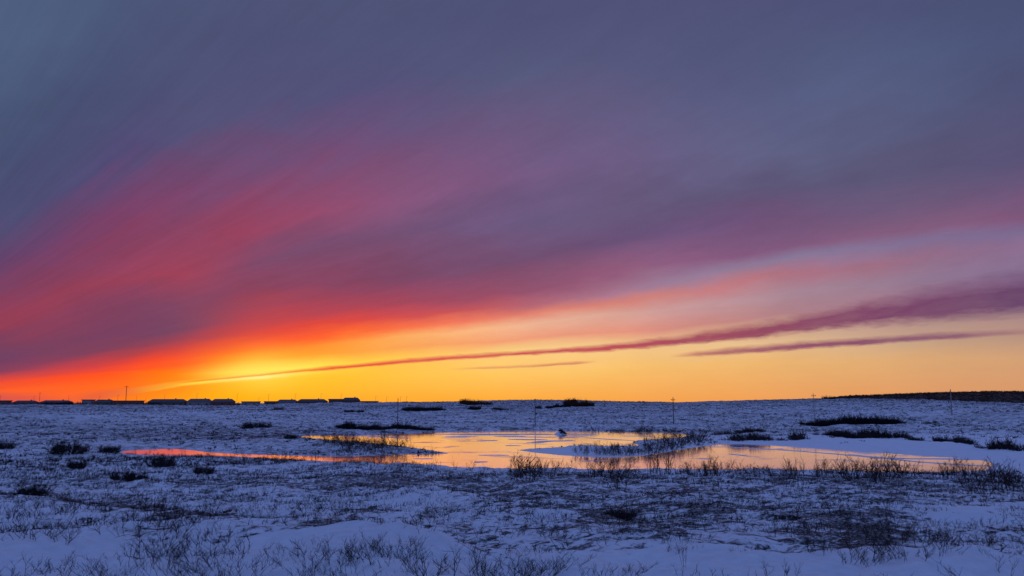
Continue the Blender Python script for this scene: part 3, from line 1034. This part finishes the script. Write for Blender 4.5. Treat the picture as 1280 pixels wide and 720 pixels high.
for k, (cx, cy, rx, ry, n, hr, lb, gp) in enumerate(LOW):
    zone('low_shrub', low_protos, jitter(cx, cy, rx * 1.15, ry * 1.35, max(3, int(n * 1.05)), 900 + k), (hr[0] * .5, hr[1] * .8), lb, gp, wide=(.9, 1.5), ph=.42)
place('low_shrub', low_protos[5], 1134, 698, 28, 'darkest bushy shrub in the tangle beside the smooth snow bank on the right', wide=1.3, proto_h=.42)
place('wispy_shrub', wisp_protos[0], 856, 722, 30, 'single thin dry stem rising from the smooth bank at the bottom', wide=.35)
place('wispy_shrub', wisp_protos[1], 967, 671, 26, 'single upright thin stem on the slope above the right snow bank', wide=.35)
place('low_shrub', low_protos[3], 975, 723, 24, 'tiny forked twig alone on the smooth snow at the bottom', wide=.9, proto_h=.42)
place('low_shrub', low_protos[2], 1262, 728, 34, 'curved twig cluster on smooth snow in the bottom right corner', wide=1.1, proto_h=.42)


# ------------------------------------------------------------------ thickets beyond the pond
thick_protos = [arr(320 + k, h=1.0, spread=1.0, stems=6, levels=2, thick=.045, kids=(3, 5), gn=.3) for k in range(6)]


def thicket(name, base, hpx, dens, label, m='darktwig', depth=3.0, cat='thicket', min_h=.5, wob=.35):
    """base: photograph points (x, y) along the foot of the brush; dens in clumps per metre of length"""
    xs, ys, sc = [], [], []
    pts = [spot(*p) for p in base]
    for (a, b) in zip(pts[:-1], pts[1:]):
        L = math.hypot(b[0] - a[0], b[1] - a[1])
        n = max(4, int(L * dens * (1.6 if m == 'twig' else 1.6)))
        for _ in range(n):
            t = rng.random()
            q = rng.uniform(-.5, .5) * depth
            dd = math.hypot(a[0], a[1])
            x = a[0] + (b[0] - a[0]) * t; y = a[1] + (b[1] - a[1]) * t + abs(q)
            hh = hpx * (.8 if m == 'twig' else 1.15) / FPX * math.hypot(x, y)
            env = 1.0 + wob * float(fbm(np.array([x]), np.array([y]), 3.5, 2, 6.6)[0])
            xs.append(x); ys.append(y); sc.append(hh * env * rng.uniform(.45, 1.05))
    # taper the two ends
    xe = [min(p[0] for p in pts), max(p[0] for p in pts)]
    span = max(xe[1] - xe[0], .1)
    sc = [s * (min_h + (1 - min_h) * float(sstep(min((x - xe[0]), (xe[1] - x)) / (span * .16)))) for x, s in zip(xs, sc)]
    me = merged(name, thick_protos, xs, ys, sc)
    me.transform(__import__('mathutils').Matrix.Translation((-pts[0][0], -pts[0][1], -hgt(*pts[0]))))
    o = link(name, me, M[m], loc=(pts[0][0], pts[0][1], hgt(*pts[0])))
    return tag(o, label, cat)


T = thicket
T('dark_thicket', [(418, 535), (440, 536.5), (480, 537), (520, 536.5)], 6, 9, 'long flat dark thicket above the upper pond arm, crossed by a pole')
T('dark_thicket', [(505, 537.2), (530, 538), (544, 538.5)], 4, 6, 'thin brush tail on the right end of the long flat thicket')
T('dark_thicket', [(503, 513.2), (530, 513.8), (557, 513)], 4.6, 7, 'short dark hedge-like thicket high on the rise left of the reddish shrubs', depth=5)
T('dark_thicket', [(586, 511.8), (600, 512.4)], 4, 5, 'dark brush under the reddish shrubs near the crest', depth=5)
T('dark_thicket', [(612, 512), (641, 512.3)], 2.8, 5, 'thin dark brush strip right of the reddish shrubs', depth=4)
T('red_thicket', [(576, 504.5), (586, 506.5), (616, 505.8)], 4, 4, 'reddish bare shrubs on the crest left of centre', m='redtwig', depth=8, wob=.6)
T('dark_thicket', [(670, 511), (678, 511.2)], 4, 5, 'tiny dark bush right beside the thin middle pole', depth=4)
T('dark_thicket', [(682, 510.8), (700, 509.2), (714, 508.8)], 3.4, 5, 'ragged brush running up to the dark red crest thicket', depth=4)
T('red_thicket', [(706, 505.6), (720, 508.5), (743, 508.3)], 5.6, 7, 'dark red rounded thicket on the crest right of centre', m='redtwig', depth=8)
T('dark_thicket', [(1002, 531), (1020, 533), (1048, 531), (1100, 530.5), (1134, 529.5)], 6.5, 8, 'longest dark thicket on the right slope above the pond')
T('dark_thicket', [(1138, 526), (1156, 526.5)], 2.6, 5, 'small brush fragments right of the longest dark thicket')
T('dark_thicket', [(1160, 530.5), (1174, 530.6)], 2.4, 5, 'separate small dark strip under the pale right pole')
T('shore_thicket', [(905, 551), (930, 551.8), (960, 551), (985, 551.5), (1014, 549)], 9, 4.2, 'broken willow thicket on the far shore left of the smooth snow patch', m='twig', depth=9, wob=.7)
T('shore_thicket', [(885, 545), (915, 543.5), (945, 540), (975, 541)], 5, 3.2, 'upper thin band of willows behind the broken shore thicket', m='twig', depth=6, wob=.7)
T('shore_thicket', [(1018, 543.5), (1050, 546), (1075, 549.5), (1100, 547.5), (1146, 549.5)], 7.5, 6, 'dark willow thicket along the top of the smooth snow patch', m='twig', depth=7, wob=.6)
T('shore_thicket', [(1140, 550.5), (1170, 552.5), (1200, 553.5), (1225, 558)], 6.5, 5, 'thin willow band between snow patch and right slope', m='twig', depth=8, wob=.7)
T('dark_thicket', [(1226, 560), (1250, 563), (1290, 565)], 11, 5, 'tall dark thicket by the right end of the smooth snow patch', depth=6, m='twig', wob=.7)
T('shore_thicket', [(625, 537.8), (650, 537.5)], 3.2, 4, 'low dark brush at the far ice edge below the thin middle pole', m='twig', depth=3)
T('shore_thicket', [(764, 540.2), (790, 540.2), (830, 540.4), (868, 540)], 4.5, 2.6, 'sparse willow line on the far shore below the crossarm pole', m='twig', depth=5, wob=.8)
T('shore_thicket', [(472, 541.5), (490, 542), (505, 542)], 5, 3, 'brush at the foot of the pole behind the upper pond arm', m='twig', depth=3)

# thin scrub along the whole crest line
cx_, cy_ = [], []
for k in range(1500):
    px = rng.uniform(-40, 1330)
    dd = rng.uniform(535, 575)
    if fbm(np.array([px]), np.array([0.0]), 40, 3, 2.7)[0] < -.12: continue
    a = math.atan2(px - 640, FPX)
    cx_.append(math.sin(a) * dd); cy_.append(math.cos(a) * dd)
o = link('crest_scrub', merged('crest_scrub', tuft_far, cx_, cy_, rng.uniform(.5, 1.5, len(cx_))), M['redtwig'])
tag(o, 'thin reddish scrub fringing the crest line against the sky', 'scrub', kind='stuff')

# brushy mound on the ice (old beaver lodge)
p = on_pond(700, 543.2)
lodge = empty('brush_mound', (p[0], p[1], 0))
tag(lodge, 'small cone of dark brush dusted with snow standing on the far ice', 'mound')
mb = MB()
n, rings = 20, 6
r = random.Random(5)
for k in range(rings + 1):
    q = k / rings
    for j in range(n):
        a = 2 * math.pi * j / n
        rad = 1.5 * (1 - q) ** .85 * (1 + .15 * math.sin(3 * a + 1) + r.uniform(-.08, .08))
        mb.v.append((math.cos(a) * rad + .2 * q, math.sin(a) * rad, .95 * q ** .9 + r.uniform(-.05, .05) * (k > 0) - .02))
for k in range(rings):
    for j in range(n):
        j2 = (j + 1) % n
        mb.f.append([k * n + j, k * n + j2, (k + 1) * n + j2, (k + 1) * n + j])
mb.obj('snow_cap', M['drift'], lodge)
segs = []
for k in range(420):
    a = r.uniform(-math.pi, math.pi)
    q = r.random() ** .8
    rad = 1.5 * (1 - q) ** .85
    b = Vector((math.cos(a) * rad + .2, math.sin(a) * rad, .92 * q))
    dv = Vector((r.gauss(0, .6), r.gauss(0, .6), r.uniform(.1, .8))).normalized() * r.uniform(.25, .5)
    if math.cos(a) < -.35 and q < .75: continue
    segs.append((b, b + dv, .05, .03))
V, F = segs_arrays(segs)
link('brush', mesh_np('brush', V, F, 4), M['darktwig'], lodge)


# ------------------------------------------------------------------ poles
def make_pole(px, py_base, py_top, label, kind='cross', m='wood', r=.13, group=None, name='utility_pole', p=None, arm=1.1, h=None):
    if p is None: p = spot(px, py_base)
    dist = math.hypot(*p)
    z = hgt(*p)
    top = EYE + (ray(px, py_top)[2] / math.hypot(*ray(px, py_top)[:2])) * dist
    h = h or max(top - z, 1.0)
    root = empty(name, (p[0], p[1], z), rr_.uniform(-.4, .4))
    tag(root, label, 'pole', group)
    MB().tube((0, 0, -.3), (0, 0, h), r, r * .75, 8).obj('pole', M[m], root)
    if kind == 'cross':
        MB().box(-arm, arm, -.07 - r, -r, h - .75, h - .57).obj('crossarm', M[m], root)
        for q in (-.9, 0, .9):
            i = MB().tube((q * arm, -r - .035 if q else 0, h - .57 if q else h), (q * arm, -r - .035 if q else 0, (h - .57 if q else h) + .22), .06, .045, 6)
            i.obj('insulator', M['ceramic'], root)
    elif kind == 'lamp':
        MB().tube((0, 0, h - .1), (.9, 0, h + .12), .05, .04, 6).obj('lamp_arm', M[m], root)
        MB().box(.7, 1.3, -.13, .13, h + .02, h + .17).obj('lamp_head', M['metal'], root)
    elif kind == 'thin':
        MB().tube((0, 0, h), (0, 0, h + .2), .05, .035, 6).obj('insulator', M['ceramic'], root)
    return root


make_pole(157, 505, 482, 'tallest pole standing among the houses at the left', r=.2)
make_pole(497, 531.5, 498, 'dark slim pole rising from the long flat thicket', 'thin', r=.12)
make_pole(669, 533.5, 499, 'thinnest pole, in the middle above the brushy mound', 'thin', r=.10)
make_pole(842, 530.5, 497, 'dark pole with a small crossarm on the slope right of centre', r=.13, arm=.6)
make_pole(1018, 525.5, 492, 'faint pale pole with a short top bar above the longest thicket', m='palewood', r=.10, arm=.8)
make_pole(1190, 519, 487, 'pale thick pole standing before the dark wooded hill', 'thin', m='palewood', r=.17)

# houses ------------------------------------------------------------
HD = 800.0


def house(x0, x1, ytop, kind, label, m='siding', roof='roof', dist=HD, ybase=505.5, nwin=4):
    k = dist / FPX
    xc = (x0 + x1) / 2
    a = math.atan2(xc - 640, FPX)
    X, Y = math.tan(a) * dist, dist
    Lx = (x1 - x0) * k
    z = hgt(X, Y)
    ztop = EYE + (503 - ytop) * k
    H = ztop - z
    root = empty('house', (X, Y, z), rr_.uniform(-.08, .08))
    tag(root, label, 'house', None)
    W = 9.0
    wall_h = H * (.62 if kind != 'box' else .88)
    MB().box(-Lx / 2 + .4, Lx / 2 - .4, -W / 2, W / 2, -1.0, wall_h).obj('wall', M[m], root)
    hx, hy = Lx / 2 + .1, W / 2 + .5
    e = min(Lx * .13, 3.2) if kind == 'hip' else (.0 if kind == 'gable' else 0)
    if kind == 'box':
        MB().box(-hx, hx, -hy, hy, wall_h + .002, H).obj('roof', M[roof], root)
    else:
        MB().poly([(-hx, -hy, wall_h), (hx, -hy, wall_h), (hx, hy, wall_h), (-hx, hy, wall_h), (-hx + e, 0, H), (hx - e, 0, H)],
                  [(0, 1, 5, 4), (2, 3, 4, 5), (1, 2, 5), (3, 0, 4), (3, 2, 1, 0)]).obj('roof', M[roof], root)
    for q in range(nwin):
        wx = -Lx / 2 + Lx * (q + .5) / nwin
        zz = wall_h * .45
        MB().box(wx - .7, wx + .7, -W / 2 - .06, -W / 2 + .05, zz, zz + 1.2).obj('window', M['glass'], root)
    if kind != 'box' and Lx > 14:
        f = MB().box(Lx * .18, Lx * .18 + .9, .4, 1.3, H * .75, H + .7)
        f.obj('chimney', M['siding'], root)
    return root


HOUSES = [
    (-16, 17, 500.0, 'box', 'leftmost long dark house, cut by the left edge of the view', 'siding', 'darkroof'),
    (23, 52, 500.2, 'hip', 'low dark house with sloping ends, second from the left edge', 'siding', 'darkroof'),
    (57, 94, 499.9, 'hip', 'low reddish house with a faint snowy roof, third from the left', 'siding3', 'roof'),
    (109, 121, 499.0, 'box', 'small boxy pale-topped house, narrowest on the left skyline', 'siding2', 'roof'),
    (124, 146, 499.0, 'hip', 'peaked dark house left of the tallest pole', 'siding', 'darkroof'),
    (146, 182, 500.2, 'box', 'long low dark house right behind the tallest pole', 'siding3', 'darkroof'),
    (190, 237, 498.4, 'hip', 'broad dark house with hipped roof under the yellow glow', 'siding', 'darkroof'),
    (238, 268, 498.0, 'hip', 'pale walled house beside the broad hipped dark house', 'siding2', 'roof'),
    (268, 296, 498.2, 'hip', 'house with sloping right end before the gap in the row', 'siding3', 'roof'),
    (306, 327, 501.2, 'box', 'small pale low house alone in the gap of the row', 'siding2', 'roof'),
    (334, 352, 501.0, 'box', 'low stepped house at the left end of the right row', 'siding', 'roof'),
    (349, 374, 499.0, 'hip', 'pale roofed house second in the right row', 'siding2', 'roof'),
    (374, 411, 498.4, 'hip', 'long dark sloping house in the middle of the right row', 'siding3', 'darkroof'),
    (413, 431, 498.2, 'box', 'flat dark house just left of the peaked end house', 'siding', 'roof'),
    (430, 451, 496.6, 'hip', 'tallest peaked house at the right end of the row', 'siding3', 'darkroof'),
]
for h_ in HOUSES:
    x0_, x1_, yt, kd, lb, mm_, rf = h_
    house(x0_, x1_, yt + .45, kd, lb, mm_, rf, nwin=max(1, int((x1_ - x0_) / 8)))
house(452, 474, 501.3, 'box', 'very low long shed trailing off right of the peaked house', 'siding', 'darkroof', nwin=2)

for xa, xb, hh_, lb in [(60, 108, 2.6, 'low dark brush between the reddish house and the narrow boxy house'),
                       (183, 204, 2.4, 'low dark brush joining the long low house to the broad hipped house'),
                       (296, 306, 2.0, 'tiny dark brush in the gap beside the lone pale low house')]:
    n_ = int((xb - xa) * 1.6)
    px_ = rng.uniform(xa, xb, n_)
    aa = np.arctan2(px_ - 640, FPX)
    dq = rng.uniform(740, 760, n_)
    X_, Y_ = np.sin(aa) * dq, np.cos(aa) * dq
    zz_ = hgt(float(X_[0]), float(Y_[0]))
    top_ = EYE + (503 - 505 + hh_) * 750 / FPX
    me = merged('skyline_brush', thick_protos, X_, Y_, (top_ - zz_) * rng.uniform(.7, 1.05, n_))
    me.transform(__import__('mathutils').Matrix.Translation((-float(X_[0]), -float(Y_[0]), -zz_)))
    tag(link('skyline_brush', me, M['darktwig'], loc=(float(X_[0]), float(Y_[0]), zz_)), lb, 'brush')

for px, yt, kd, lb, gp in [
    (5, 494, 'thin', 'short pole left of all other poles on the skyline', None),
    (54, 490.5, 'cross', 'pole rising over the gap between second and third house', None)]:
    a = math.atan2(px - 640, FPX)
    make_pole(px, 0, yt, lb, kd, p=(math.tan(a) * 760, 760.0), r=.16, group=gp)
far = [(47, 495), (90, 494.5), (128, 495.5), (151, 494), (174, 495), (186, 496), (249, 492), (299, 492), (326, 497), (338, 492.5), (371, 492), (403, 492), (428, 492.5),
       (471, 495), (484.5, 496), (501.5, 496), (509, 495.5), (209, 493)]
for k, (px, yt) in enumerate(far):
    a = math.atan2(px - 640, FPX)
    make_pole(px, 0, yt, 'faint thin street lamp among or beside the far houses', 'lamp', p=(math.tan(a) * (730 + (k % 3) * 30), 730 + (k % 3) * 30.0), r=.11,
              group='street lamps along the far houses', name='street_lamp', m='metal')
for px, yt in [(575, 500.2), (582, 500.0), (586, 499.8)]:
    make_pole(px, 503.6, yt - 1.5, 'tiny fence post on the crest beside the reddish shrubs', 'none', r=.09, group='posts beside the reddish shrubs', name='fence_post')

# ------------------------------------------------------------------ wooded hill on the right
hp = [(1030, 497), (1048, 494.3), (1060, 493.4), (1085, 492.8), (1120, 491.2), (1160, 489.9), (1200, 488.9), (1230, 488.0), (1265, 488.2), (1290, 488.8), (1360, 487), (1450, 489), (1560, 493), (1700, 499)]
DH = 1500.0
cols_ = 160
mb = MB()
pxs = np.linspace(1030, 1700, cols_)
tops = np.interp(pxs, [p[0] for p in hp], [p[1] for p in hp])
for px, ty in zip(pxs, tops):
    for q, yo in enumerate((-420, -260, -120, 0, 150, 400)):
        dist = DH + yo
        X = (px - 640) / FPX * dist
        zt = EYE + (503 - ty) * DH / FPX - 1.8
        zb = hgt(X, dist) - 2
        f = (0, .45, .8, 1, .8, 0)[q]
        zz = zb + (max(zt, zb) - zb) * f
        mb.v.append((X, dist, zz + (random.Random(int(px * 7) + q).uniform(-.3, .3) if 0 < f < 1 else 0)))
for k in range(cols_ - 1):
    for q in range(5):
        i = k * 6 + q
        mb.f.append([i, i + 6, i + 7, i + 1])
o = mb.obj('far_hill', M['hill'])
tag(o, kind='structure')
for pl in o.data.polygons: pl.use_smooth = True
# the wood covering it
fw = [arr(400 + k, h=1.0, spread=1.2, stems=7, levels=2, thick=.13, kids=(3, 5), gn=.3) for k in range(4)]
Vs, Fs, off = [], [], 0
for k in range(5200):
    px = rng.uniform(1034, 1620)
    q = rng.uniform(-330, 10)
    dist = DH + q
    X = (px - 640) / FPX * dist
    ty = float(np.interp(px, [p[0] for p in hp], [p[1] for p in hp]))
    zb = hgt(X, dist) - 2
    f = float(np.interp(q, [-420, -260, -120, 0], [0, .45, .8, 1]))
    zt = EYE + (503 - ty) * DH / FPX - 1.8
    V, F = fw[k % 4]
    s = rng.uniform(1.9, 2.5)
    a = rng.random() * 6.28
    Wv = np.stack([(V[:, 0] * math.cos(a) - V[:, 1] * math.sin(a)) * s + X, (V[:, 0] * math.sin(a) + V[:, 1] * math.cos(a)) * s + dist, V[:, 2] * s * .8 + zb + (max(zt, zb) - zb) * f - .3], 1)
    Vs.append(Wv); Fs.append(F + off); off += len(V)
o = link('far_woods', mesh_np('far_woods', np.concatenate(Vs), np.concatenate(Fs), 4), M['redtwig'])
tag(o, 'dark far wood covering the low hill on the right skyline', 'woods', kind='stuff')
T('red_thicket', [(1031, 497.6), (1046, 497.4)], 3.5, 3, 'faint reddish bushes at the left foot of the dark wooded hill', m='redtwig', depth=10)

# ------------------------------------------------------------------ light
sd = bpy.data.lights.new('sun', 'SUN')
sd.energy = .012
sd.angle = R(24)
sd.color = (1.0, .45, .22)
so = bpy.data.objects.new('sun', sd)
C.objects.link(so)
dirv = Vector((math.sin(R(SUN_AZ)) * math.cos(R(SUN_EL)), math.cos(R(SUN_AZ)) * math.cos(R(SUN_EL)), math.sin(R(SUN_EL))))
so.rotation_euler = dirv.to_track_quat('Z', 'Y').to_euler()

# ------------------------------------------------------------------ camera
cd = bpy.data.cameras.new('camera')
cd.sensor_width = 36
cd.lens = FPX / 1280 * 36
cd.clip_start = .1
cd.clip_end = 30000
co = bpy.data.objects.new('camera', cd)
C.objects.link(co)
co.location = (0, 0, EYE)
co.rotation_euler = (math.pi / 2 + PITCH, 0, 0)
scene.camera = co
vs = scene.view_settings
vs.view_transform = 'Standard'
vs.look = 'None'
vs.exposure = 0
vs.gamma = 1
vs.use_curve_mapping = False
